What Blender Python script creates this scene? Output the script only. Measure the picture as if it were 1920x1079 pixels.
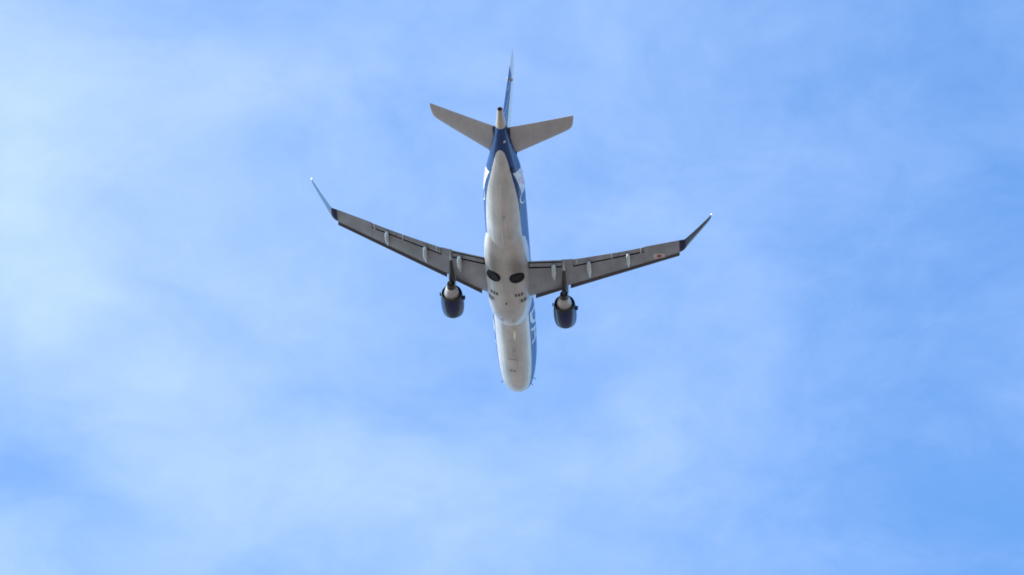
import bpy, bmesh, math, random
import numpy as np
from mathutils import Matrix, Vector

for o in list(bpy.data.objects):
    bpy.data.objects.remove(o)
random.seed(3)
rad = math.radians
scene = bpy.context.scene
C = scene.collection

# ------------------------------------------------------------------ camera
ELEV = rad(45.0)                       # the lens looks up at 45 degrees, to the north
FOCAL_PX = 26.3537 * 420.6595          # focal length in photo pixels (1920 wide)
cam_d = bpy.data.cameras.new('camera')
cam = bpy.data.objects.new('camera', cam_d)
C.objects.link(cam)
CAM = Vector((0, 0, 1.7))
cam.location = CAM
cam.rotation_euler = (rad(90) + ELEV, 0, 0)
cam_d.sensor_width = 36.0
cam_d.lens = FOCAL_PX / 1920 * 36.0
cam_d.clip_start = 0.5
cam_d.clip_end = 200000
scene.camera = cam
scene.cycles.filter_width = 1.75

# ------------------------------------------------------------------ sun and sky
SUN_EL = rad(31)
SUN_AZ = rad(-110)                     # compass style: 0 = north (+Y), -90 = west (-X)
sun_dir = Vector((math.sin(SUN_AZ) * math.cos(SUN_EL), math.cos(SUN_AZ) * math.cos(SUN_EL), math.sin(SUN_EL)))
sd = bpy.data.lights.new('sun', 'SUN')
sd.energy = 3.3
sd.angle = rad(0.53)
sd.color = (1.0, 0.91, 0.78)
sun = bpy.data.objects.new('sun', sd)
C.objects.link(sun)
sun.rotation_euler = sun_dir.to_track_quat('Z', 'Y').to_euler()
sun.location = (-200, -80, 500)

vs = scene.view_settings
vs.view_transform = 'Standard'
vs.look = 'None'
vs.exposure = 0.9
vs.gamma = 1.0
vs.use_curve_mapping = False

world = bpy.data.worlds.new('World')
scene.world = world
world.use_nodes = True
nt = world.node_tree
nt.nodes.clear()


class G:
    """tiny helper to wire shader nodes"""
    def __init__(self, tree):
        self.t = tree

    def n(self, kind, **kw):
        nd = self.t.nodes.new(kind)
        for k, v in kw.items():
            setattr(nd, k, v)
        return nd

    def put(self, sock, v):
        if isinstance(v, bpy.types.NodeSocket):
            self.t.links.new(v, sock)
        else:
            sock.default_value = v

    def math(self, op, a, b=None, clamp=False):
        nd = self.n('ShaderNodeMath', operation=op, use_clamp=clamp)
        self.put(nd.inputs[0], a)
        if b is not None:
            self.put(nd.inputs[1], b)
        return nd.outputs[0]

    def vmath(self, op, a, b=None, scale=None):
        nd = self.n('ShaderNodeVectorMath', operation=op)
        self.put(nd.inputs[0], a)
        if b is not None:
            self.put(nd.inputs[1], b)
        if scale is not None:
            self.put(nd.inputs['Scale'], scale)
        return nd.outputs['Value'] if op in ('LENGTH', 'DOT_PRODUCT') else nd.outputs['Vector']

    def noise(self, vec, scale, detail=4, rough=0.5, dist=0.0):
        nd = self.n('ShaderNodeTexNoise')
        self.put(nd.inputs['Vector'], vec)
        nd.inputs['Scale'].default_value = scale
        nd.inputs['Detail'].default_value = detail
        nd.inputs['Roughness'].default_value = rough
        nd.inputs['Distortion'].default_value = dist
        return nd

    def mix(self, fac, a, b):
        nd = self.n('ShaderNodeMix', data_type='RGBA')
        self.put(nd.inputs[0], fac)
        self.put(nd.inputs[6], a)
        self.put(nd.inputs[7], b)
        return nd.outputs[2]


g = G(nt)
sky = g.n('ShaderNodeTexSky', sky_type='NISHITA', sun_disc=False)
sky.sun_elevation = SUN_EL
sky.sun_rotation = SUN_AZ
sky.altitude = 100
sky.air_density = 1.0
sky.dust_density = 0.6
sky.ozone_density = 2.0
SKY_STRENGTH = 0.15
hs = g.n('ShaderNodeHueSaturation')
hs.inputs['Saturation'].default_value = 1.0
hs.inputs['Value'].default_value = 1.0
g.put(hs.inputs['Color'], sky.outputs[0])
# thin high cloud: coordinates on a flat cloud layer (direction / height)
tc = g.n('ShaderNodeTexCoord')
sep = g.n('ShaderNodeSeparateXYZ')
g.put(sep.inputs[0], tc.outputs['Generated'])
zc = g.math('MAXIMUM', sep.outputs[2], 0.12)
px = g.math('DIVIDE', sep.outputs[0], zc)
py = g.math('DIVIDE', sep.outputs[1], zc)
comb = g.n('ShaderNodeCombineXYZ')
g.put(comb.inputs[0], px)
g.put(comb.inputs[1], py)
P = comb.outputs[0]
wn = g.noise(P, 11.0, 3, 0.5)
warp = g.vmath('SCALE', g.vmath('SUBTRACT', wn.outputs['Color'], (0.5, 0.5, 0.5)), scale=0.05)
PW = g.vmath('ADD', P, warp)
# cloud patches on the layer: east, north, half widths, turn, amount
PATCH = [
    (-0.1177, 0.9629, 0.0182, 0.0551, -0.000, 0.30),
    (-0.1077, 1.0110, 0.0224, 0.0217, -0.000, 0.28),
    (-0.0667, 0.9372, 0.0461, 0.0184, -0.262, 0.12),
    (-0.0834, 0.9804, 0.0308, 0.0367, -0.000, 0.12),
    (-0.0935, 0.9288, 0.0280, 0.0200, -0.000, 0.10),
    (-0.0687, 1.0331, 0.0364, 0.0200, -0.000, 0.08),
    (-0.0513, 1.0092, 0.0252, 0.0150, 0.175, 0.16),
    (-0.0699, 1.0672, 0.0350, 0.0284, -0.000, 0.20),
    (-0.0278, 1.0769, 0.0364, 0.0217, 0.175, 0.22),
    (0.0223, 1.0538, 0.0238, 0.0217, -0.000, 0.22),
    (0.0302, 0.9699, 0.0210, 0.0100, -0.349, 0.10),
    (0.0025, 0.9304, 0.0224, 0.0334, -0.000, 0.08),
    (-0.0320, 0.9321, 0.0140, 0.0134, -0.000, -0.01),
    (0.0390, 1.0406, 0.0168, 0.0334, 0.349, 0.06),
    (-0.1190, 1.0730, 0.0210, 0.0184, 0.524, -0.26),
    (-0.0626, 0.9629, 0.0252, 0.0100, 0.524, -0.07),
    (-0.0636, 0.9171, 0.0196, 0.0100, -0.000, -0.07),
    (0.0693, 1.0110, 0.0084, 0.0200, -0.349, -0.07),
    (0.0875, 1.0789, 0.0308, 0.0150, -0.524, -0.04),
    (0.1224, 1.0867, 0.0168, 0.0234, -0.000, -0.06),
    (0.1149, 0.9577, 0.0112, 0.0417, -0.000, -0.07),
    (0.0967, 0.9187, 0.0196, 0.0100, -0.000, -0.04),
    (-0.0143, 1.0444, 0.0308, 0.0150, -0.000, -0.06),
    (0.0186, 1.0789, 0.0210, 0.0100, 0.175, -0.03),
    (0.0908, 0.9491, 0.0252, 0.0100, 0.873, 0.06),
    (-0.0195, 0.9121, 0.0210, 0.0083, -0.000, -0.03),
    (0.0599, 1.0406, 0.0084, 0.0267, -0.000, 0.05),
]
dens = None
for (cx, cy, rx, ry, rot, amt) in PATCH:
    mp = g.n('ShaderNodeMapping', vector_type='TEXTURE')
    mp.inputs['Location'].default_value = (cx, cy, 0)
    mp.inputs['Rotation'].default_value = (0, 0, rot)
    mp.inputs['Scale'].default_value = (rx, ry, 1)
    g.put(mp.inputs['Vector'], PW)
    l2 = g.vmath('DOT_PRODUCT', mp.outputs[0], mp.outputs[0])
    e = g.math('MULTIPLY', g.math('POWER', 2.71828, g.math('MULTIPLY', l2, -1.0)), amt)
    dens = e if dens is None else g.math('ADD', dens, e)
fb = g.noise(PW, 14.0, 8, 0.62, 0.3)
# wisps drawn out along the wind
wm = g.n('ShaderNodeMapping', vector_type='TEXTURE')
wm.inputs['Rotation'].default_value = (0, 0, rad(-64))
wm.inputs['Scale'].default_value = (1 / 11.0, 1 / 24.0, 1.0)
g.put(wm.inputs['Vector'], PW)
fb2 = g.noise(wm.outputs[0], 1.0, 7, 0.6, 0.6)
fb3 = g.noise(PW, 62.0, 5, 0.6, 0.3)
det = g.math('ADD', g.math('ADD', g.math('MULTIPLY', g.math('SUBTRACT', fb.outputs['Fac'], 0.5), 0.85),
             g.math('MULTIPLY', g.math('SUBTRACT', fb2.outputs['Fac'], 0.5), 0.32)),
             g.math('MULTIPLY', g.math('SUBTRACT', fb3.outputs['Fac'], 0.5), 0.26))
side = g.math('MULTIPLY_ADD', px, -1.45)
side.node.inputs[2].default_value = 0.36
side = g.math('MINIMUM', g.math('MAXIMUM', side, 0.16), 0.56)
dens = g.math('ADD', g.math('ADD', dens, det), side)
dens = g.math('SMOOTH_MAX', g.math('MINIMUM', dens, 1.15), 0.0)
dens.node.inputs[2].default_value = 0.25
skyc = g.vmath('SCALE', g.vmath('MULTIPLY', hs.outputs[0], (0.775, 1.145, 1.43)), scale=SKY_STRENGTH)
CLOUD = (0.218, 0.205, 0.175)
cl = g.vmath('SCALE', CLOUD, scale=dens)
tot = g.vmath('ADD', skyc, cl)
bg = g.n('ShaderNodeBackground')
g.put(bg.inputs['Color'], tot)
bg.inputs['Strength'].default_value = 1.0
outw = g.n('ShaderNodeOutputWorld')
nt.links.new(bg.outputs[0], outw.inputs[0])


# ------------------------------------------------------------------ materials
def mat(name, col, rough=0.5, metal=0.0, coat=0.0, dirt=None, spec=0.5, emit=None, lines=None):
    m = bpy.data.materials.new(name)
    m.use_nodes = True
    t = m.node_tree
    b = t.nodes['Principled BSDF']
    b.inputs['Roughness'].default_value = rough
    b.inputs['Metallic'].default_value = metal
    b.inputs['Coat Weight'].default_value = coat
    b.inputs['Coat Roughness'].default_value = 0.06
    b.inputs['Specular IOR Level'].default_value = spec
    q = G(t)
    c4 = (*col, 1)
    if dirt:
        amount, scale, stretch = dirt
        tcx = q.n('ShaderNodeTexCoord')
        mp = q.n('ShaderNodeMapping')
        mp.inputs['Scale'].default_value = (1, stretch, 1)
        q.put(mp.inputs['Vector'], tcx.outputs['Object'])
        n1 = q.noise(mp.outputs[0], scale, 6, 0.6)
        n2 = q.noise(tcx.outputs['Object'], scale * 0.45, 3, 0.5)
        f = q.math('MULTIPLY', n1.outputs['Fac'], n2.outputs['Fac'])
        r = q.n('ShaderNodeMapRange')
        q.put(r.inputs['Value'], f)
        r.inputs['From Min'].default_value = 0.12
        r.inputs['From Max'].default_value = 0.40
        r.inputs['To Min'].default_value = amount
        r.inputs['To Max'].default_value = 0.0
        dark = tuple(c * 0.55 for c in col)
        colour = q.mix(r.outputs[0], c4, (*dark, 1))
        if lines:                     # skin joints every few feet: axis, spacing, width, strength
            ax_, step, wid, amt_ = lines
            sp_ = q.n('ShaderNodeSeparateXYZ')
            q.put(sp_.inputs[0], tcx.outputs['Object'])
            fr_ = q.math('FRACT', q.math('ADD', q.math('DIVIDE', sp_.outputs[ax_], step), 100.37))
            on_ = q.math('MULTIPLY', q.math('LESS_THAN', fr_, wid / step), amt_)
            # each sheet between two joints is a touch lighter or darker
            wn_ = q.n('ShaderNodeTexWhiteNoise', noise_dimensions='1D')
            q.put(wn_.inputs['W'], q.math('FLOOR', q.math('ADD', q.math('DIVIDE', sp_.outputs[ax_], step), 100.37)))
            tone = q.math('MULTIPLY', wn_.outputs['Value'], 0.16)
            colour = q.mix(q.math('ADD', on_, tone), colour, (*[c * 0.45 for c in col], 1))
        q.put(b.inputs['Base Color'], colour)
        rr = q.n('ShaderNodeMapRange')
        q.put(rr.inputs['Value'], n1.outputs['Fac'])
        rr.inputs['To Min'].default_value = max(rough - 0.08, 0.03)
        rr.inputs['To Max'].default_value = rough + 0.12
        q.put(b.inputs['Roughness'], rr.outputs[0])
    else:
        tcx = q.n('ShaderNodeTexCoord')
        n1 = q.noise(tcx.outputs['Object'], 3.0, 3, 0.5)
        q.put(b.inputs['Base Color'], q.mix(q.math('MULTIPLY', n1.outputs['Fac'], 0.12), c4, (*[c * 0.7 for c in col], 1)))
    if emit:
        b.inputs['Emission Color'].default_value = (*emit[0], 1)
        b.inputs['Emission Strength'].default_value = emit[1]
    return m


M = {
    'white': mat('white_belly_paint', (0.61, 0.605, 0.60), 0.38, 0, 0.25, (0.8, 1.3, 0.18), lines=(1, 2.37, .03, .28)),
    'decal_white': mat('white_decal', (0.56, 0.575, 0.60), 0.4, 0, 0.1),
    'blue': mat('blue_paint', (0.004, 0.036, 0.150), 0.32, 0, 0.18, spec=.3),
    'navy': mat('navy_and_shaded_blue', (0.004, 0.012, 0.066), 0.3, 0, 0.18, spec=.22),  # engines: the blue paint with its shade put into the colour; navy winglet bands
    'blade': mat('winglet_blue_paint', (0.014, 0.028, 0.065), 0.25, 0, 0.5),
    'wing': mat('wing_grey_paint', (0.285, 0.318, 0.365), 0.42, 0, 0.1, (0.8, 1.4, 0.25), lines=(0, 0.92, .028, .22)),
    'tailgrey': mat('tailplane_grey_paint', (0.42, 0.425, 0.44), 0.42, 0, 0.1, (0.5, 1.3, 0.4), lines=(0, 1.3, .02, .18)),
    'fairing': mat('pale_fairing_paint', (0.50, 0.535, 0.54), 0.38, 0, 0.2, (0.35, 2.0, 0.5)),
    'slat': mat('slat_dark_metal', (0.075, 0.075, 0.085), 0.5, 0.3, 0, (0.3, 4.0, 1.0)),
    'edge': mat('bare_aluminium', (0.70, 0.70, 0.69), 0.33, 0.75),
    'cowl': mat('core_cowl_metal', (0.42, 0.415, 0.41), 0.42, 0.35, 0, (0.3, 3.0, 0.6)),
    'hot': mat('burnt_nozzle_metal', (0.055, 0.048, 0.045), 0.55, 0.5),
    'dark': mat('duct_black', (0.012, 0.012, 0.014), 0.7),
    'rubber': mat('tyre_rubber', (0.010, 0.012, 0.018), 0.7, spec=.2),
    'hub': mat('hub_dark_grey', (0.014, 0.017, 0.024), 0.6, spec=.2),
    'vent': mat('vent_dark', (0.075, 0.070, 0.068), 0.6),
    'mark': mat('mark_grey', (0.17, 0.165, 0.16), 0.5),
    'seam': mat('seam_grey', (0.40, 0.385, 0.37), 0.5),
    'cone': mat('tail_cone_paint', (0.43, 0.39, 0.345), 0.4, 0.1, 0.1, (0.5, 3.0, 0.5)),
    'glass': mat('window_glass', (0.02, 0.022, 0.026), 0.08, 0, 0.5),
    'pink': mat('pink_decal', (0.60, 0.38, 0.40), 0.35),
    'flag_white': mat('faded_white_decal', (0.44, 0.45, 0.46), 0.4),
    'red': mat('red_decal', (0.36, 0.03, 0.05), 0.4),
    'cream_white': mat('cream_white_paint', (0.74, 0.71, 0.63), 0.35, 0, 0.2),
    'cream': mat('cream_part', (0.85, 0.74, 0.50), 0.4),
    'exhaust_red': mat('scorched_exhaust', (0.10, 0.035, 0.03), 0.7),
    'lamp': mat('white_strobe', (0.9, 0.9, 0.9), 0.3, emit=((1.0, 0.97, 0.9), 2.0)),
}

# soot streaks left behind the wheels by brake dust and airflow, plus broad darker blobs along the centreline
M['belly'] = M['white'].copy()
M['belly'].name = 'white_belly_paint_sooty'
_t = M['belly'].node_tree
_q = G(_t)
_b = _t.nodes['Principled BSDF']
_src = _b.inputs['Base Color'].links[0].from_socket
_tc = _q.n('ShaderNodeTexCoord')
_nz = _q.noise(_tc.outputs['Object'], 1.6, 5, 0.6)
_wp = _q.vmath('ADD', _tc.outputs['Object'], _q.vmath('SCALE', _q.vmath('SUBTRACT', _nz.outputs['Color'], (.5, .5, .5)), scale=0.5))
_soot_centre = None
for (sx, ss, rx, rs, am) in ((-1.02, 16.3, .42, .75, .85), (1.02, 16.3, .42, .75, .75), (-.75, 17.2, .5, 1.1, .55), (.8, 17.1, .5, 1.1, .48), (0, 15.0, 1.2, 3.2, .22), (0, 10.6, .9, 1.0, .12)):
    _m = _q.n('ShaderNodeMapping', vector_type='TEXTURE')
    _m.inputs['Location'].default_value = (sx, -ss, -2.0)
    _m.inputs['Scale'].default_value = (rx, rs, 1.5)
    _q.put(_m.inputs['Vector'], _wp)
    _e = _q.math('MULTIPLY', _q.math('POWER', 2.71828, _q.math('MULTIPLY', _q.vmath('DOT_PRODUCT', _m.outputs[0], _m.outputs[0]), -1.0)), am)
    _soot_centre = _e if _soot_centre is None else _q.math('ADD', _soot_centre, _e)
_soot_centre = _q.math('MINIMUM', _soot_centre, 0.85)
_t.links.new(_q.mix(_soot_centre, _src, (0.16, 0.145, 0.13, 1)), _b.inputs['Base Color'])

# ------------------------------------------------------------------ ground (below the frame: it bounces daylight onto the belly)
gm = bpy.data.materials.new('airfield_ground')
gm.use_nodes = True
q = G(gm.node_tree)
b = gm.node_tree.nodes['Principled BSDF']
b.inputs['Roughness'].default_value = 0.9
tcx = q.n('ShaderNodeTexCoord')
n1 = q.noise(tcx.outputs['Object'], 0.004, 6, 0.6)
n2 = q.noise(tcx.outputs['Object'], 0.5, 5, 0.6)
c1 = q.mix(n1.outputs['Fac'], (0.245, 0.182, 0.128, 1), (0.32, 0.25, 0.20, 1))
q.put(b.inputs['Base Color'], q.mix(q.math('MULTIPLY', n2.outputs['Fac'], 0.5), c1, (0.205, 0.155, 0.108, 1)))
bm = bmesh.new()
bmesh.ops.create_circle(bm, cap_ends=True, radius=60000, segments=64)
me = bpy.data.meshes.new('ground')
bm.to_mesh(me)
bm.free()
me.materials.append(gm)
ground = bpy.data.objects.new('ground', me)
C.objects.link(ground)
ground['kind'] = 'structure'
ground['label'] = 'dry grass and concrete airfield below the climbing jet'
ground['category'] = 'ground'

# ------------------------------------------------------------------ helpers: aircraft frame is X right, Y forward, Z up; s = metres behind the nose


def link(name, verts, faces, mats, parent, fmat=None, smooth=True, sharp=None):
    me = bpy.data.meshes.new(name)
    me.from_pydata([tuple(v) for v in verts], [], [tuple(f) for f in faces])
    for m in (mats if isinstance(mats, (list, tuple)) else [mats]):
        me.materials.append(m)
    bm = bmesh.new()
    bm.from_mesh(me)
    bmesh.ops.recalc_face_normals(bm, faces=bm.faces)
    bm.to_mesh(me)
    bm.free()
    for i, p in enumerate(me.polygons):
        p.use_smooth = smooth
        if fmat:
            p.material_index = fmat[i]
    o = bpy.data.objects.new(name, me)
    C.objects.link(o)
    o.parent = parent
    if smooth and sharp:
        me.set_sharp_from_angle(angle=rad(sharp))
    return o


def lerp_table(tab, x):
    xs = [t[0] for t in tab]
    return float(np.interp(x, xs, [t[1] for t in tab]))


def smooth_table(tab):
    """monotone cubic through the table"""
    xs = np.array([t[0] for t in tab], float)
    ys = np.array([t[1] for t in tab], float)
    h = np.diff(xs)
    d = np.diff(ys) / h
    m = np.zeros(len(xs))
    m[0], m[-1] = d[0], d[-1]
    for i in range(1, len(xs) - 1):
        if d[i - 1] * d[i] > 0:
            w1, w2 = 2 * h[i] + h[i - 1], h[i] + 2 * h[i - 1]
            m[i] = (w1 + w2) / (w1 / d[i - 1] + w2 / d[i])

    def f(x):
        x = min(max(x, xs[0]), xs[-1])
        i = min(max(int(np.searchsorted(xs, x)) - 1, 0), len(xs) - 2)
        t = (x - xs[i]) / h[i]
        return float((2 * t**3 - 3 * t**2 + 1) * ys[i] + (t**3 - 2 * t**2 + t) * h[i] * m[i]
                     + (-2 * t**3 + 3 * t**2) * ys[i + 1] + (t**3 - t**2) * h[i] * m[i + 1])
    return f


def loft(rings, closed=True, caps=(True, True)):
    n = len(rings[0])
    verts = [p for r in rings for p in r]
    faces = []
    for i in range(len(rings) - 1):
        for j in range(n if closed else n - 1):
            k = (j + 1) % n
            faces.append((i * n + j, i * n + k, (i + 1) * n + k, (i + 1) * n + j))
    if caps[0]:
        faces.append(tuple(range(n))[::-1])
    if caps[1]:
        faces.append(tuple((len(rings) - 1) * n + j for j in range(n)))
    return verts, faces


# ------------------------------------------------------------------ the airliner
jet = bpy.data.objects.new('airliner', None)
C.objects.link(jet)
jet.empty_display_size = 5
jet['label'] = 'twin engine airliner with white belly, blue upper fuselage and grey swept wings, seen from below'
jet['category'] = 'airplane'

# attitude recovered from the photograph (rows: picture right, up, depth)
RA = Matrix(((0.987649, 0.049193, 0.148757),
             (-0.090078, -0.598555, 0.796001),
             (-0.128197, 0.799570, 0.586731)))
OFF = Vector((-0.22467, 2.61310, 420.65949))
W = Matrix(((1, 0, 0), (0, -math.sin(ELEV), math.cos(ELEV)), (0, math.cos(ELEV), math.sin(ELEV))))
A3 = W @ RA
PIVOT = Vector((0, -16, 0))
jet.matrix_world = Matrix.Translation(CAM + W @ OFF - A3 @ PIVOT) @ A3.to_4x4()

# ---- fuselage tables (s, value)
fW = smooth_table([(0.0, 0.02), (0.06, 0.30), (0.2, 0.52), (0.5, 0.80), (1.0, 1.04), (1.8, 1.23), (3.2, 1.39), (5.0, 1.475), (7, 1.505),
                   (20.0, 1.505), (22, 1.485), (23.5, 1.43), (24.5, 1.34), (25.3, 1.19), (26.2, 0.99), (27.6, 0.71), (29.2, 0.42), (31.06, 0.185)])
fB = smooth_table([(0.0, -0.62), (0.06, -0.86), (0.2, -1.02), (0.5, -1.20), (1.0, -1.36), (1.8, -1.51), (3.2, -1.63), (5.0, -1.67), (6, -1.675),
                   (20.0, -1.675), (21.5, -1.60), (23, -1.38), (24.5, -1.03), (26, -0.62), (27.5, -0.19), (29.2, 0.28), (31.06, 0.72)])
fT = smooth_table([(0.0, -0.58), (0.06, -0.34), (0.2, -0.18), (0.5, 0.03), (1.0, 0.33), (1.8, 0.78), (2.6, 1.20), (3.4, 1.46), (4.6, 1.62), (6, 1.675),
                   (22.0, 1.675), (25, 1.62), (27, 1.50), (29.2, 1.30), (31.06, 1.09)])
LINE = smooth_table([(0, 33), (18, 33.5), (19.9, 34.5), (22.75, 38.5), (25.0, 48.5), (26.4, 54.5), (27.1, 61), (27.5, 69), (27.68, 77), (27.75, 88)])


def fus(s, t, off=0.0):
    """point on the fuselage skin; t = angle below horizontal on the right side (degrees, 90 = keel)"""
    w, zb, zt = fW(s), fB(s), fT(s)
    h, c = (zt - zb) / 2, (zt + zb) / 2
    a = rad(t)
    nx, nz = math.cos(a) / max(w, 0.05), -math.sin(a) / max(h, 0.05)
    l = math.hypot(nx, nz)
    return Vector((w * math.cos(a) + off * nx / l, -s, c - h * math.sin(a) + off * nz / l))


st = [0, .02, .06, .12, .2, .3, .4, .5, .65, .8, 1, 1.25, 1.5, 1.8, 2.2, 2.6, 3, 3.4, 3.9, 4.5, 5.2, 6, 7, 8]
st += [8 + i for i in range(1, 12)] + [19 + .25 * i for i in range(1, 43)]
st = [s for s in st if s <= 29.45] + [27.7, 27.75, 29.5]
st = sorted(set(st))
rings, NB, NU = [], 24, 56
for s in st:
    L = LINE(s)
    r = []
    for j in range(NB):                      # keel arc, right paint line to left paint line
        t = L + (180 - 2 * L) * j / NB
        r.append(fus(s, t))
    for j in range(NU):                      # over the top and back
        t = 180 - L + (180 + 2 * L) * j / NU
        r.append(fus(s, t))
    rings.append(r)
v, f = loft(rings)
fm = []
for i in range(len(st) - 1):
    for j in range(NB + NU):
        fm.append(0 if (j < NB and st[i] < 27.745) else 1)
fm += [0, 1]
fuselage = link('fuselage', v, f, [M['white'], M['blue']], jet, fm)


def on_skin(name, quads, m, parent, side=1, off=0.012, nu=6, nv=6, lower=True, fmat=None):
    """patches lying on the fuselage skin: quads of (s, z) corners"""
    vs_, fs_ = [], []
    for qd in quads:
        b0 = len(vs_)
        for i in range(nu + 1):
            for j in range(nv + 1):
                u, w_ = i / nu, j / nv
                a = [qd[0][k] * (1 - u) + qd[1][k] * u for k in (0, 1)]
                d = [qd[3][k] * (1 - u) + qd[2][k] * u for k in (0, 1)]
                s, z = (a[k] * (1 - w_) + d[k] * w_ for k in (0, 1))
                zb, zt = fB(s), fT(s)
                h, c = (zt - zb) / 2, (zt + zb) / 2
                t = math.degrees(math.asin(max(-1, min(1, (c - z) / h))))
                p = fus(s, t, off)
                vs_.append(Vector((p.x * side, p.y, p.z)))
        for i in range(nu):
            for j in range(nv):
                k = b0 + i * (nv + 1) + j
                fs_.append((k, k + 1, k + nv + 2, k + nv + 1))
    return link(name, vs_, fs_, m, parent)


def on_keel(name, quads, m, parent, off=0.012, n=4, skin=fus):
    """patches under the keel: quads of (x, s) corners"""
    vs_, fs_ = [], []
    for qd in quads:
        b0 = len(vs_)
        for i in range(n + 1):
            for j in range(n + 1):
                u, w_ = i / n, j / n
                a = [qd[0][k] * (1 - u) + qd[1][k] * u for k in (0, 1)]
                d = [qd[3][k] * (1 - u) + qd[2][k] * u for k in (0, 1)]
                x, s = (a[k] * (1 - w_) + d[k] * w_ for k in (0, 1))
                vs_.append(keel(skin, x, s, off))
        for i in range(n):
            for j in range(n):
                k = b0 + i * (n + 1) + j
                fs_.append((k, k + 1, k + n + 2, k + n + 1))
    return link(name, vs_, fs_, m, parent)


def keel(skin, x, s, off):
    lo, hi = 0.0, 180.0                       # x falls as the angle grows
    for _ in range(40):
        mid = (lo + hi) / 2
        if skin(s, mid).x > x:
            lo = mid
        else:
            hi = mid
    return skin(s, (lo + hi) / 2, off)


# ---- lettering on both flanks: F D A, leaning
def letter_quads(ch, x0, w, h, k=0.30, lean=0.22):
    """strokes as quads in (x, y); x runs in reading direction"""
    sh = lambda x, y: (x0 + x + lean * y, y)
    R_ = lambda a, b_, c, d: [sh(a, b_), sh(c, b_), sh(c, d), sh(a, d)]
    if ch == 'F':
        return [R_(0, 0, k, h), R_(k, h - k, w, h), R_(k, h * .5 - k / 2, w * .85, h * .5 + k / 2)]
    if ch == 'D':
        out = [R_(0, 0, k, h), R_(k, 0, w * .45, k), R_(k, h - k, w * .45, h)]
        cx, cy, n = w * .45, h / 2, 12
        for i in range(n):
            a0, a1 = rad(-90 + 180 * i / n), rad(-90 + 180 * (i + 1) / n)
            ro, ri = (w * .55, h / 2), (w * .55 - k, h / 2 - k)
            pts = [(cx + ro[0] * math.cos(a0), cy + ro[1] * math.sin(a0)), (cx + ro[0] * math.cos(a1), cy + ro[1] * math.sin(a1)),
                   (cx + ri[0] * math.cos(a1), cy + ri[1] * math.sin(a1)), (cx + ri[0] * math.cos(a0), cy + ri[1] * math.sin(a0))]
            out.append([sh(*p) for p in pts])
        return out
    m_ = w / 2
    return [[sh(0, 0), sh(k, 0), sh(m_ + k * .5, h), sh(m_ - k * .5, h)],
            [sh(w - k, 0), sh(w, 0), sh(m_ + k * .5, h), sh(m_ - k * .1, h)],
            [sh(w * .24, h * .22), sh(w * .80, h * .22), sh(w * .72, h * .22 + k * .8), sh(w * .32, h * .22 + k * .8)]]


BASE_Z = -0.80
for side in (1, -1):
    for ch, x0, w in (('F', 0.0, 1.25), ('D', 1.55, 1.75), ('A', 3.45, 1.9)):
        qs = letter_quads(ch, x0, w, 1.75)
        if side == 1:
            qs2 = [[(11.35 - x, BASE_Z + y) for x, y in qd] for qd in qs]
        else:
            qs2 = [[(5.55 + x, BASE_Z + y) for x, y in qd] for qd in qs]
        lo = on_skin('title_letter', qs2, M['decal_white'], fuselage, side)
        lo['label'] = 'white leaning capital letter %s on the blue flank' % ch

# ---- picture panel and thin arc on the rear flanks
for side in (1, -1):
    pn = on_skin('decal_panel', [[(25.55, -0.38), (25.2, 0.70), (23.3, 0.84), (23.3, -0.40)]], M['decal_white'], fuselage, side, nu=8, nv=8)
    pn['label'] = 'white picture panel with pink marks'
    blots = []
    for k in range(30):
        s0, z0 = random.uniform(23.6, 25.2), random.uniform(-0.3, 0.5)
        a, c_ = random.uniform(.10, .26), random.uniform(.06, .14)
        blots.append([(s0, z0), (s0 - a, z0 + random.uniform(0, .12)), (s0 - a * .9, z0 + c_ + .08), (s0 + .05, z0 + c_)])
    for bl in blots:
        on_skin('panel_mark', [bl], M['pink'], pn, side, off=0.018, nu=2, nv=2)
    arc = []
    for k in range(14):
        a0, a1 = rad(200 + 180 * k / 14), rad(200 + 180 * (k + 1) / 14)
        pt = lambda a, r: (22.85 - r * math.cos(a) * .62, -0.10 + r * math.sin(a) * .6)
        arc.append([pt(a0, 1.0), pt(a1, 1.0), pt(a1, .84), pt(a0, .84)])
    on_skin('decal_arc', arc, M['decal_white'], fuselage, side, nu=2, nv=2)

# ---- windows and doors along the flanks
for side in (1, -1):
    for k in range(24):
        s0 = 5.6 + k * 0.78
        on_skin('cabin_window', [[(s0, .50), (s0 + .26, .50), (s0 + .26, .86), (s0, .86)]], M['glass'], fuselage, side, nu=2, nv=3, off=0.02)
    on_skin('cockpit_window', [[(1.75, .55), (2.75, .72), (2.7, 1.12), (2.1, .88)]], M['glass'], fuselage, side, nu=3, nv=3)

# ---- small things under the fuselage
def box(name, c, size, m, parent, taper=1.0):
    """a small blade or box, tapered downwards, centred at c (x, s, z)"""
    x, s, z = c
    a, b_, h = (d / 2 for d in size)
    vs_ = []
    for zz, k in ((h, 1.0), (0.2 * h, 0.5 + taper / 2), (-h, taper)):
        for xx, yy in ((-a * k, -b_), (-a * 1.0 * k, b_ * .6), (0, b_ * 1.0), (a * k, b_ * .6), (a * k, -b_), (0, -b_ * 1.05)):
            vs_.append((x + xx, -s + yy * (k if zz < 0 else 1), z + zz))
    fs_ = []
    for r_ in range(2):
        for j in range(6):
            k = (j + 1) % 6
            fs_.append((r_ * 6 + j, r_ * 6 + k, r_ * 6 + 6 + k, r_ * 6 + 6 + j))
    fs_ += [tuple(range(6))[::-1], tuple(range(12, 18))]
    return link(name, vs_, fs_, m, parent, smooth=False)


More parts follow.
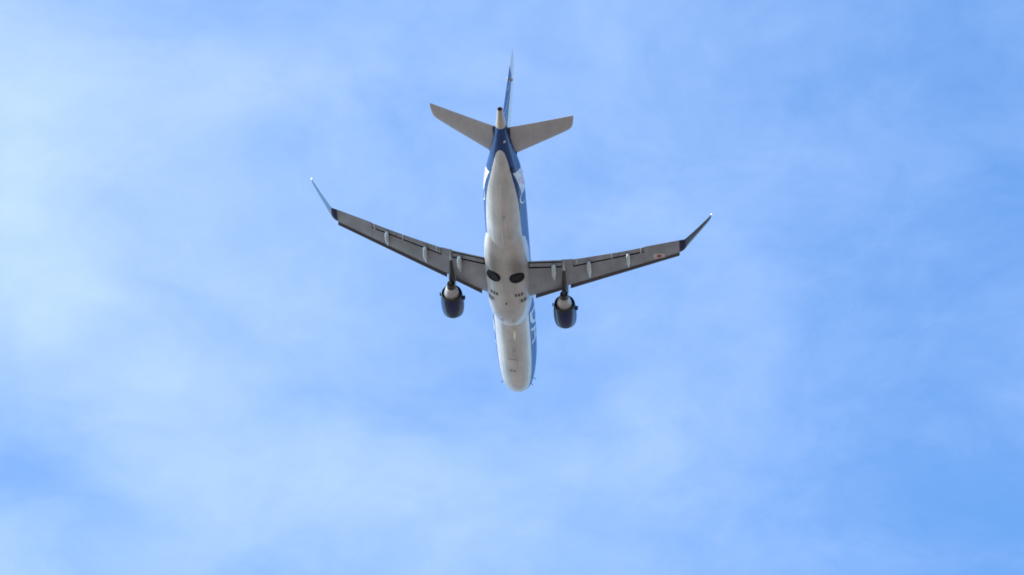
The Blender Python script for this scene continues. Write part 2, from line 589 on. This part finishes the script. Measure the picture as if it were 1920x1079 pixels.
box('blade_antenna', (0.30, 8.25, -1.80), (0.07, 1.0, 0.34), M['cream'], fuselage, 0.6)  # warm sunlight on this blade is put into its cream colour
box('blade_antenna', (0.02, 6.2, -1.75), (0.05, 0.35, 0.22), M['white'], fuselage, 0.6)
box('blade_antenna', (0.0, 21.9, -1.62), (0.05, 0.4, 0.26), M['white'], fuselage, 0.6)
# keel strip along the rear belly
strip = [[(-0.045, 18.9 + .5 * i), (0.045, 18.9 + .5 * i), (0.045, 19.4 + .5 * i), (-0.045, 19.4 + .5 * i)] for i in range(12)]
on_keel('keel_strip', strip, M['decal_white'], fuselage, off=0.03, n=2)
# bracket shaped panel seam, nose gear door seams, access panels
on_keel('panel_seam', [[(.36, 19.6), (.40, 19.6), (.40, 20.75), (.36, 20.75)], [(.40, 20.7), (.52, 20.9), (.52, 20.97), (.38, 20.78)],
                       [(.36, 19.6), (.50, 19.42), (.53, 19.47), (.40, 19.66)]], M['seam'], fuselage)
gd = on_keel('nose_gear_door', [[(-.42, 3.7), (.28, 3.7), (.28, 5.1), (-.42, 5.1)]], M['white'], fuselage, off=0.02, n=6)
on_keel('door_seam', [[(-.46, 5.08), (.32, 5.08), (.32, 5.15), (-.46, 5.15)], [(.28, 3.9), (.305, 3.9), (.305, 5.1), (.28, 5.1)]], M['seam'], gd, off=0.026)
on_keel('door_seam', [[(-.28, 3.66), (-.10, 3.66), (-.10, 3.84), (-.28, 3.84)], [(-.02, 3.66), (.16, 3.66), (.16, 3.80), (-.02, 3.80)]], M['mark'], gd, off=0.028)
on_keel('access_panel', [[(.06, 6.0), (.26, 6.0), (.26, 6.25), (.06, 6.25)]], M['seam'], fuselage)
on_keel('access_panel', [[(.16, 21.9), (.24, 21.9), (.24, 22.0), (.16, 22.0)]], M['vent'], fuselage)
on_keel('access_panel', [[(-.10, 26.5), (.12, 26.5), (.12, 26.62), (-.10, 26.62)]], M['seam'], fuselage)
on_keel('access_panel', [[(.22, 28.3), (.36, 28.3), (.36, 28.48), (.22, 28.48)]], M['fairing'], fuselage)
for side in (1, -1):
    for s0, t0 in (((1.25, 24), (1.6, 10)) if side == 1 else ((1.2, 22),)):
        p = fus(s0, t0)
        p1 = fus(s0, t0, 0.13)
        p.x *= side
        p1.x *= side
        vs_ = []
        for c_, r_ in ((p, .035), (p1, .028), (p1 + Vector((0, .16, 0)), .022)):
            for k in range(6):
                a = rad(60 * k)
                vs_.append(c_ + Vector((r_ * math.cos(a), r_ * .6 * math.sin(a), r_ * math.sin(a))))
        v_, f_ = loft([vs_[0:6], vs_[6:12], vs_[12:18]])
        link('pitot_probe', v_, f_, M['hub'], fuselage)

# ---- tail cone with the small exhaust
rings = []
for s in (29.5, 29.9, 30.3, 30.7, 31.0, 31.06):
    rings.append([fus(s, 360 * j / 32, 0.004) for j in range(32)])
v, f = loft(rings, caps=(False, False))
cone = link('tail_cone', v, f, M['cone'], jet)
rings = [[fus(31.06, 360 * j / 32, 0.006) for j in range(32)], [fus(31.07, 360 * j / 32, -0.03) for j in range(32)],
         [fus(31.06, 360 * j / 32, -0.035) + Vector((0, .5, 0)) for j in range(32)]]
v, f = loft(rings, caps=(False, True))
link('exhaust_port', v, f, [M['exhaust_red']], cone)

# ---- belly fairing
bW = smooth_table([(8.9, .75), (9.4, 1.02), (10, 1.27), (10.8, 1.46), (11.8, 1.57), (13, 1.61), (16.2, 1.61), (17.3, 1.58), (18.2, 1.50), (18.9, 1.36), (19.4, 1.20)])
bB = smooth_table([(8.9, -1.55), (9.4, -1.69), (10, -1.83), (10.8, -1.97), (11.8, -2.04), (13, -2.06), (16, -2.06), (17.0, -1.99), (17.8, -1.86), (18.5, -1.67), (19.4, -1.36)])
FC = -0.62


def fair(s, t, off=0.0):
    w, h = bW(s), FC - bB(s)
    a = rad(t)
    e = 2 / 2.5
    cx_, sx_ = math.cos(a), math.sin(a)
    X = w * math.copysign(abs(cx_) ** e, cx_)
    Z = FC - h * math.copysign(abs(sx_) ** e, sx_)
    nx = math.copysign(abs(cx_) ** (2 - e), cx_) / w
    nz = -math.copysign(abs(sx_) ** (2 - e), sx_) / h
    l = math.hypot(nx, nz)
    return Vector((X + off * nx / l, -s, Z + off * nz / l))


rings = []
for i in range(57):
    s = 8.9 + 10.5 * i / 56
    r = [fair(s, t) for t in np.linspace(0, 180, 45)]
    zt_ = FC + 0.15
    r += [Vector((-bW(s) * .93, -s, zt_)), Vector((bW(s) * .93, -s, zt_))]
    rings.append(r)
v, f = loft(rings)
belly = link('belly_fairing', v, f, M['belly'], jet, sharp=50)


def vent(x0, x1, s0, s1):
    o = on_keel('air_vent', [[(x0, s0), (x1, s0), (x1, s1), (x0, s1)]], M['vent'], belly, skin=fair, n=3)
    return o


for sg in (-1, 1):
    for k in range(3):
        xa = 0.60 + k * 0.21
        vent(min(sg * xa, sg * (xa + .15)), max(sg * xa, sg * (xa + .15)), 13.27, 13.60)
    for k in range(2):
        xa = 0.98 + k * 0.19
        vent(min(sg * xa, sg * (xa + .15)), max(sg * xa, sg * (xa + .15)), 12.49, 12.83)
    on_keel('vent_surround', [[(sg * .90, 12.40), (sg * 1.38, 12.40), (sg * 1.38, 12.92), (sg * .90, 12.92)]], M['seam'], belly, off=0.008, skin=fair)
    tx = 0.40 * sg - .08
    on_keel('ram_scoop', [[(tx - .15, 10.25), (tx + .15, 10.25), (tx + .03, 9.75), (tx - .03, 9.75)]], M['seam'], belly, skin=fair, off=.015)
box('drain_mast', (-0.04, 12.45, -2.10), (0.08, 0.16, 0.14), M['hub'], belly, 0.7)

# ---- main wheels lying in the belly, tyres flush with the skin
for sg in (-1, 1):
    c0 = fair(15.45, 90 - sg * 27) * 1.0
    cx, cs = 0.86 * sg, 15.46
    pc = keel(fair, cx, cs, 0.0)
    p_l, p_r = keel(fair, cx - .35, cs, 0), keel(fair, cx + .35, cs, 0)
    ax = (p_r - p_l).normalized()
    fy = Vector((0, 1, 0))
    nn = ax.cross(fy).normalized()
    if nn.z > 0:
        nn = -nn
    prof = [(0.20, .035), (0.25, .06), (0.34, .085), (0.44, .085), (0.52, .06), (0.56, .01), (0.565, -.08)]
    rings = []
    for r_, h_ in prof:
        rings.append([pc + nn * (h_ + .005) + (ax * math.cos(rad(7.5 * k)) + fy * math.sin(rad(7.5 * k))) * r_ for k in range(48)])
    v, f = loft(rings, caps=(False, False))
    wh = link('main_wheel', v, f, M['rubber'], jet)
    rings = [[pc + nn * (h_ + .005) + (ax * math.cos(rad(15 * k)) + fy * math.sin(rad(15 * k))) * r_ for k in range(24)]
             for r_, h_ in ((.205, .035), (.19, .05), (.12, .03), (.05, .045))]
    v, f = loft(rings, caps=(False, True))
    link('wheel_hub', v, f, M['hub'], wh)

# ---- wings
Z0, KZ = -1.25, 0.13
zlow = lambda x: Z0 + KZ * (x - 1.5)
te = lambda x: float(np.interp(x, [1.0, 1.6, 4.65, 8.05, 9.77, 12.3], [16.40, 16.47, 16.67, 17.52, 18.05, 18.80]))
slf = lambda x: 13.38 + (x - 4.47) * 0.4745                     # slat front edge, outboard
le = lambda x: float(np.interp(x, [1.0, 1.58, 4.2, 12.3, 12.5], [11.98, 12.26, 13.50, 17.34, 17.5]))
gap = lambda x: float(np.interp(x, [1.0, 1.62, 4.62, 7.0, 9.77], [15.62, 15.65, 15.81, 16.56, 17.44]))
tk = lambda x: float(np.interp(x, [1.0, 4.6, 12.3], [0.60, 0.36, 0.17]))


def naca(u):
    return 2.969 * math.sqrt(max(u, 0)) - 1.26 * u - 3.516 * u**2 + 2.843 * u**3 - 1.036 * u**4


def wing_pt(x, sg, u, top, dz=0.0):
    """u along the chord, 0 = leading edge"""
    a, b_ = le(x), te(x)
    t = tk(x)
    h = t * naca(u)
    z = zlow(x) + 0.36 * t + (0.66 * h if top else -0.36 * h) + dz - 0.05 * t * u
    return Vector((sg * x, -(a + (b_ - a) * u), z))


def wing_ring(x, sg, ucut=None):
    us = [0.5 * (1 - math.cos(math.pi * i / 18)) for i in range(19)]
    if ucut is None:
        up = [wing_pt(x, sg, u, True) for u in us]
        lo = [wing_pt(x, sg, u, False) for u in us]
        lo[-1] = lo[-1] + Vector((0, 0, -.012))
        return up[::-1] + lo[1:]
    shroud = ucut + (1 - ucut) * 0.86
    up = [wing_pt(x, sg, u * shroud, True) for u in us]
    lo = [wing_pt(x, sg, u * ucut, False) for u in us]
    cove0 = wing_pt(x, sg, ucut, True) + Vector((0, 0.02, -0.035))
    cove1 = wing_pt(x, sg, shroud, True) + Vector((0, 0.0, -0.02))
    return up[::-1] + lo[1:] + [cove0, cove1]


def ucut_of(x):
    return (gap(x) - le(x)) / (te(x) - le(x))


def flap_mesh(sg, x0, x1, frac0, dz, name, m, parent, n=8, drop=0.0, endx=None):
    """a trailing element from chord fraction frac0(x) to the trailing edge"""
    rings = []
    for i in range(n + 1):
        x = x0 + (x1 - x0) * i / n
        u0 = frac0(x)
        us = [0.5 * (1 - math.cos(math.pi * k / 8)) for k in range(9)]
        a = le(x) + (te(x) - le(x)) * u0
        c_ = (endx(x) if endx else te(x)) - a
        zref = wing_pt(x, sg, u0, False).z
        tte = wing_pt(x, sg, 1, False).z
        up, lo = [], []
        for u in us:
            base = zref + (tte - zref) * u + dz - drop * u
            th = 0.13 * c_ * naca(u)
            up.append(Vector((sg * x, -(a + c_ * u), base + th * 1.15 + .012 * u)))
            lo.append(Vector((sg * x, -(a + c_ * u), base - th * 0.12)))
        rings.append(up[::-1] + lo[1:])
    v, f = loft(rings)
    return link(name, v, f, m, parent, sharp=50)


def canoe(name, sg, x, s0, s1, z0, z1, wd, ht, m, parent, toe=0.0):
    rings = []
    for i in range(25):
        u = i / 24
        env = float(np.interp(u, [0, .06, .2, .30, .345, .45, .6, .85, .95, 1], [.12, .34, .52, .60, .82, .95, 1, .98, .82, .5]))
        s = s0 + (s1 - s0) * u
        z = z0 + (z1 - z0) * u
        r = []
        for k in range(16):
            a = rad(22.5 * k)
            r.append(Vector((sg * x + toe * sg * (u - .5) + wd / 2 * env * math.cos(a), -s, z - ht * .30 * env + ht / 2 * env * math.sin(a))))
        rings.append(r)
    v, f = loft(rings)
    return link(name, v, f, m, parent)


def make_wing(sg):
    xs_in = [1.0, 1.3, 1.6, 2.2, 3.0, 3.8, 4.3, 4.6]
    xs_out = [4.6, 4.75, 5.4, 6.2, 7.0, 8.0, 9.0, 9.75]
    rings = [wing_ring(x, sg, ucut_of(x)) for x in xs_in + xs_out[1:]]
    v, f = loft(rings)
    base_n = len(v)
    ft = []
    nr = len(rings[0])
    for i in range(len(rings) - 1):
        for j in range(nr):
            ft.append(1 if 36 <= j <= 37 else 0)  # cove faces black: shade inside the flap gap put into the colour
    ft += [0, 0]
    # outer panel to the tip, one mesh with the inner one
    rings2 = [wing_ring(x, sg) for x in [9.75, 10.4, 11, 11.6, 12.1, 12.4]]
    v2, f2 = loft(rings2)
    v = v + v2
    f = f + [tuple(k + base_n for k in fc) for fc in f2]
    ft += [0] * len(f2)
    w = link('wing', v, f, [M['wing'], M['dark']], jet, ft, sharp=45)
    GAPM = 0.18
    fr = lambda x: (gap(x) + GAPM - le(x)) / (te(x) - le(x))
    fr2 = lambda x: (gap(x) + 0.68 - le(x)) / (te(x) - le(x))
    flap_mesh(sg, 1.66, 3.90, fr2, -0.03, 'flap', M['wing'], w, drop=.03)
    flap_mesh(sg, 1.66, 3.90, fr, -0.02, 'flap_vane', M['wing'], w, drop=0, endx=lambda x: gap(x) + .50)
    flap_mesh(sg, 4.78, 7.95, fr, -0.03, 'flap', M['wing'], w, drop=.03)
    flap_mesh(sg, 7.98, 9.70, fr, -0.03, 'flap', M['wing'], w, drop=.03)
    # fixed panel behind the pylon between the two flaps
    flap_mesh(sg, 3.93, 4.74, lambda x: ucut_of(x) - .002, -0.012, 'pylon_panel', M['wing'], w, n=2)
    # slats: inboard, four outboard lengths
    def slat(x0, x1, inb):
        rings_ = []
        for i in range(5):
            x = x0 + (x1 - x0) * i / 4
            sf = 12.24 + (x - 1.95) * .492 if inb else slf(x)
            c_ = float(np.interp(x, [2, 4.5, 12.3], [.30, .29, .28]))
            zz = wing_pt(x, sg, 0.0, True).z - 0.11 * tk(x) / .36
            pts = []
            for u, hz in ((0, 0), (.08, .06), (.3, .115), (.7, .15), (1.0, .16), (1.0, .13), (.75, .05), (.5, -.03), (.3, -.055), (.1, -.045)):
                pts.append(Vector((sg * x, -(sf + u * c_), zz + hz * c_ / .34 * 1.2 - .02)))
            rings_.append(pts)
        v_, f_ = loft(rings_)
        return link('slat', v_, f_, M['slat'], w, sharp=60)
    slat(1.95, 3.82, True)
    for a_, b_ in ((4.47, 6.39), (6.402, 8.33), (8.342, 10.21), (10.222, 12.27)):
        slat(a_, b_, False)
    # flap track fairings
    for x, s0, s1, wd, ht in ((8.67, 15.80, 17.52, .30, .40), (5.90, 14.66, 16.66, .33, .46), (3.40, 14.40, 16.34, .34, .46)):
        zA, zB = zlow(x) - .02, zlow(x) - .10
        ff = canoe('flap_track_fairing', sg, x, s0, s1, zA, zB, wd, ht, M['fairing'], w)
    # thin hinge brackets near the trailing edge
    for x in (5.05, 7.5, 9.55):
        s0 = te(x) - .55
        v_, f_ = loft([[Vector((sg * (x + dx), -(s0 + ds), zlow(x) + dz_)) for dx, dz_ in ((-.04, .05), (.04, .05), (.03, -.07 * k_ - .03), (-.03, -.07 * k_ - .03))]
                       for ds, k_ in ((0, 0), (.25, 1), (.45, .6), (.52, 0))])
        link('hinge_bracket', v_, f_, M['fairing'], w)
    # winglet: navy root band and blade, bright metal leading edge
    tabs = [  # x, leading s, trailing s, z, thickness
        (12.28, 17.33, 18.80, zlow(12.28) + .05, .15), (12.45, 17.46, 18.83, .215, .14), (12.60, 17.62, 18.86, .245, .13), (12.68, 17.75, 18.89, .29, .125), (12.8, 17.87, 18.94, .40, .12),
        (13.1, 18.14, 19.06, .72, .11), (13.5, 18.50, 19.24, 1.14, .095), (13.9, 18.86, 19.45, 1.56, .08), (14.2, 19.14, 19.61, 1.88, .06),
        (14.30, 19.30, 19.68, 1.985, .04), (14.34, 19.50, 19.72, 2.03, .02)]
    rings_ = []
    for i, (x, a, b_, z, t) in enumerate(tabs):
        j0, j1 = max(i - 1, 0), min(i + 1, len(tabs) - 1)
        dx, dz_ = tabs[j1][0] - tabs[j0][0], tabs[j1][3] - tabs[j0][3]
        l = math.hypot(dx, dz_)
        nx, nz = -dz_ / l, dx / l
        up, lo = [], []
        for k in range(11):
            u = 0.5 * (1 - math.cos(math.pi * k / 10))
            h = t * naca(u)
            yy = -(a + (b_ - a) * u)
            up.append(Vector((sg * (x + nx * h * .5), yy, z + nz * h * .5)))
            lo.append(Vector((sg * (x - nx * h * .5), yy, z - nz * h * .5)))
        lo[-1] = lo[-1] - Vector((sg * nx * .008, 0, nz * .008))
        rings_.append(up[::-1] + lo[1:])
    v_, f_ = loft(rings_)
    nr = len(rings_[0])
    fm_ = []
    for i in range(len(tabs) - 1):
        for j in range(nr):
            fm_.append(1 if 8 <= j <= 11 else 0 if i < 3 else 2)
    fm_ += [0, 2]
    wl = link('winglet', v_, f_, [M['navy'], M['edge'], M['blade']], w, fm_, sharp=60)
    # small white lamp at the winglet's trailing tip
    bm = bmesh.new()
    bmesh.ops.create_uvsphere(bm, u_segments=10, v_segments=8, radius=.036)
    vs_ = [vv.co + Vector((sg * 14.34, -19.72, 2.03)) for vv in bm.verts]
    fs_ = [[vv.index for vv in fc.verts] for fc in bm.faces]
    bm.free()
    link('strobe_lamp', vs_, fs_, M['lamp'], w)
    if sg > 0:   # national flag on the right wing
        def low(x, s, d):
            u = (s - le(x)) / (te(x) - le(x))
            return wing_pt(x, 1, u, False) - Vector((0, 0, d))
        fl = []
        rows, cols = 4, 6
        cx_, cs_ = 10.84, 17.03
        for i in range(rows + 1):
            for j in range(cols + 1):
                fl.append(low(cx_ - .40 + .80 * j / cols, cs_ - .30 + .60 * i / rows, .006))
        fs_ = [(i * (cols + 1) + j, i * (cols + 1) + j + 1, (i + 1) * (cols + 1) + j + 1, (i + 1) * (cols + 1) + j) for i in range(rows) for j in range(cols)]
        # the disc lies on the white field
        n0 = len(fl)
        fl.append(low(cx_, cs_, .011))
        for k in range(24):
            fl.append(low(cx_ + .18 * math.cos(rad(15 * k)), cs_ + .18 * math.sin(rad(15 * k)), .011))
        nf = len(fs_)
        fs_ += [(n0, n0 + 1 + k, n0 + 1 + (k + 1) % 24) for k in range(24)]
        link('flag_marking', fl, fs_, [M['flag_white'], M['red']], w, [0] * nf + [1] * 24)
    return w


for sg in (-1, 1):
    make_wing(sg)

# ---- engines
EX, EZ = 4.08, -1.58


def ring_at(cx, s, r, cz=EZ, n=80):
    return [Vector((cx + r * math.cos(2 * math.pi * k / n), -s, cz + r * math.sin(2 * math.pi * k / n))) for k in range(n)]


for sg in (-1, 1):
    cx = EX * sg
    prof = [(11.2, .60), (10.8, .62), (10.47, .65), (10.35, .68), (10.33, .70), (10.35, .725), (10.43, .755), (10.6, .785), (10.85, .81), (11.2, .825), (11.6, .825), (12.0, .80), (12.32, .755), (12.51, .715),
            (12.51, .70), (12.2, .70), (11.7, .70)]
    rings = [ring_at(cx, s, r) for s, r in prof]
    v, f = loft(rings, caps=(True, True))
    fm_ = []
    for i in range(len(prof) - 1):
        m_ = 1 if i < 2 else (2 if i < 6 else (0 if i < 12 else 1))
        fm_ += [m_] * 80
    fm_ += [1, 1]
    eng = link('engine', v, f, [M['navy'], M['dark'], M['edge']], jet, fm_, sharp=60)
    prof = [(11.8, .60), (12.34, .56), (12.6, .52), (12.88, .44), (13.18, .335), (13.19, .31)]
    v, f = loft([ring_at(cx, s, r) for s, r in prof], caps=(False, True))
    link('core_cowl', v, f, M['cowl'], eng, sharp=60)
    prof = [(13.08, .31), (13.3, .30), (13.58, .27), (13.59, .245), (13.35, .25), (13.34, .20), (13.6, .15), (13.95, .02)]
    v, f = loft([ring_at(cx, s, r) for s, r in prof], caps=(False, True))
    link('exhaust_nozzle', v, f, M['hot'], eng, sharp=60)
    # pylon: (s, bottom z, top z, half width)
    pyl = [(10.9, -.86, -.80, .02), (11.3, -.90, -.72, .13), (12.0, -1.0, -.66, .18), (12.6, -1.16, -.60, .20), (13.1, -1.34, -.62, .24), (13.7, -1.36, -.70, .23),
           (14.2, -1.22, -.75, .18), (14.9, -1.09, -.8, .13), (15.6, -1.02, -.82, .095), (16.2, -.97, -.84, .05), (16.42, -.94, -.85, .02)]
    rings = []
    for s, zb, zt, hw in pyl:
        rings.append([Vector((cx + a * hw, -s, zb + (zt - zb) * c_)) for a, c_ in ((-1, 1), (-1, .45), (-.85, .18), (-.4, 0), (.4, 0), (.85, .18), (1, .45), (1, 1))])
    v, f = loft(rings)
    fm_ = []
    for i in range(len(pyl) - 1):
        for j in range(8):
            fm_.append(1 if 4 <= i <= 7 and 1 <= j <= 5 else 0)
    link('pylon', v, f, [M['fairing'], M['hot']], eng, fm_ + [0, 0], sharp=40)
    for dx, s, z, sz in ((.88, 12.05, -.02, (.16, .34, .16)), (-.85, 12.1, .05, (.08, .30, .10))):
        box('cowl_bump', (cx + dx, s, EZ + z), sz, M['navy'], eng, 1.0)

# ---- tailplanes
for sg in (-1, 1):
    zt_ = lambda x: .90 + .10 * (x - .7)
    secs = [(0.3, 25.82, 29.10, .30), (.75, 26.12, 29.20, .28), (2.0, 27.0, 29.57, .22), (3.4, 27.98, 30.0, .17), (4.5, 28.78, 30.36, .13), (4.72, 28.98, 30.43, .11),
            (4.88, 29.20, 30.48, .08), (4.97, 29.55, 30.51, .05), (5.03, 30.1, 30.53, .02)]
    rings = []
    for x, a, b_, t in secs:
        us = [0.5 * (1 - math.cos(math.pi * k / 12)) for k in range(13)]
        up = [Vector((sg * x, -(a + (b_ - a) * u), zt_(x) + t * .5 * naca(u))) for u in us]
        lo = [Vector((sg * x, -(a + (b_ - a) * u), zt_(x) - t * .5 * naca(u))) for u in us]
        lo[-1] = lo[-1] - Vector((0, 0, .014))
        rings.append(up[::-1] + lo[1:])
    v, f = loft(rings)
    tp = link('tailplane', v, f, M['tailgrey'], jet, sharp=45)
    # elevator hinge line, a thin proud strip just under the skin
    vs_, fs_ = [], []
    for i in range(9):
        x = .95 + 3.7 * i / 8
        a, b_, t = (float(np.interp(x, [q_[0] for q_ in secs], [q_[k] for q_ in secs])) for k in (1, 2, 3))
        for u in (.70, .712):
            vs_.append(Vector((sg * x, -(a + (b_ - a) * u), zt_(x) - t * .5 * naca(u) - .006)))
    fs_ = [(2 * i, 2 * i + 1, 2 * i + 3, 2 * i + 2) for i in range(8)]
    link('hinge_line', vs_, fs_, M['seam'], tp)

# dark seals where the tailplanes meet the fuselage, and a small dark outlet low on the right rear flank
for sd_ in (1, -1):
    box('root_seal', (.56 * sd_, 28.55, .84), (.10, .95, .16), M['hot'], fuselage, 1.0)
    box('root_seal', (.90 * sd_, 26.25, .86), (.12, .55, .14), M['navy'], fuselage, 1.0)
_p = fus(25.9, 46, .03)
box('outlet', (_p.x, 25.9, _p.z), (.22, .34, .16), M['dark'], fuselage, .9)

# ---- fin
fin_t = [  # z, leading s, trailing s, half thickness
    (1.2, 22.2, 29.45, .20), (1.75, 23.0, 29.55, .20), (2.0, 24.0, 29.62, .20), (2.4, 24.75, 29.72, .195), (3.2, 25.6, 29.93, .175), (4.2, 26.65, 30.20, .15), (5.2, 27.7, 30.5, .12),
    (6.0, 28.55, 30.75, .095), (6.3, 28.95, 30.85, .08), (6.48, 29.35, 30.92, .05), (6.58, 29.9, 30.95, .02)]
rings = []
for z, a, b_, t in fin_t:
    us = [0.5 * (1 - math.cos(math.pi * k / 14)) for k in range(15)]
    rt = [Vector((t * naca(u), -(a + (b_ - a) * u), z)) for u in us]
    lf = [Vector((-t * naca(u), -(a + (b_ - a) * u), z)) for u in us]
    rt[-1] = rt[-1] + Vector((.01, 0, 0))
    lf[-1] = lf[-1] - Vector((.01, 0, 0))
    rings.append(rt[::-1] + lf[1:] + [lf[-1] + Vector((.01, 0, 0))])
v, f = loft(rings)
nr = len(rings[0])
fm_ = []
for i in range(len(fin_t) - 1):
    for j in range(nr):
        edge = 6 <= j <= 21
        fm_.append(1 if 11 <= j <= 16 else 3 if edge else (2 if fin_t[i][0] >= 5.2 else 0))
fm_ += [0, 2]
fin = link('tail_fin', v, f, [M['blue'], M['edge'], M['decal_white'], M['cream_white']], jet, fm_, sharp=60)


def fin_pt(z, u, sd_, off):
    a, b_, t = (float(np.interp(z, [q_[0] for q_ in fin_t], [q_[k] for q_ in fin_t])) for k in (1, 2, 3))
    return Vector((sd_ * (t * naca(u) + off), -(a + (b_ - a) * u), z))


for sd_ in (1, -1):      # white sweeping stripes on the blue fin
    for (z0, u0, z1, u1, wz) in ((2.0, .92, 4.6, .70, .06), (2.1, .78, 3.6, .66, .06), (3.6, .94, 5.1, .74, .04)):
        vs_, fs_ = [], []
        for i in range(13):
            k = i / 12
            z, u = z0 + (z1 - z0) * k, u0 + (u1 - u0) * k ** .8
            vs_ += [fin_pt(z - wz, u, sd_, .008), fin_pt(z + wz, u + .01, sd_, .008)]
        fs_ = [(2 * i, 2 * i + 1, 2 * i + 3, 2 * i + 2) for i in range(12)]
        link('fin_stripe', vs_, fs_, M['decal_white'], fin)
# the small cross antenna near the top of the fin
v, f = loft([[Vector((x, -s, 4.95 + dz_)) for s, dz_ in ((29.0 + k_, 0), (29.15 + k_, .05), (29.45, .03), (29.5, 0), (29.45, -.03), (29.15 + k_, -.05))]
             for x, k_ in ((-.22, .12), (-.1, 0), (.1, 0), (.22, .12))])
link('fin_antenna', v, f, M['cream'], fin)
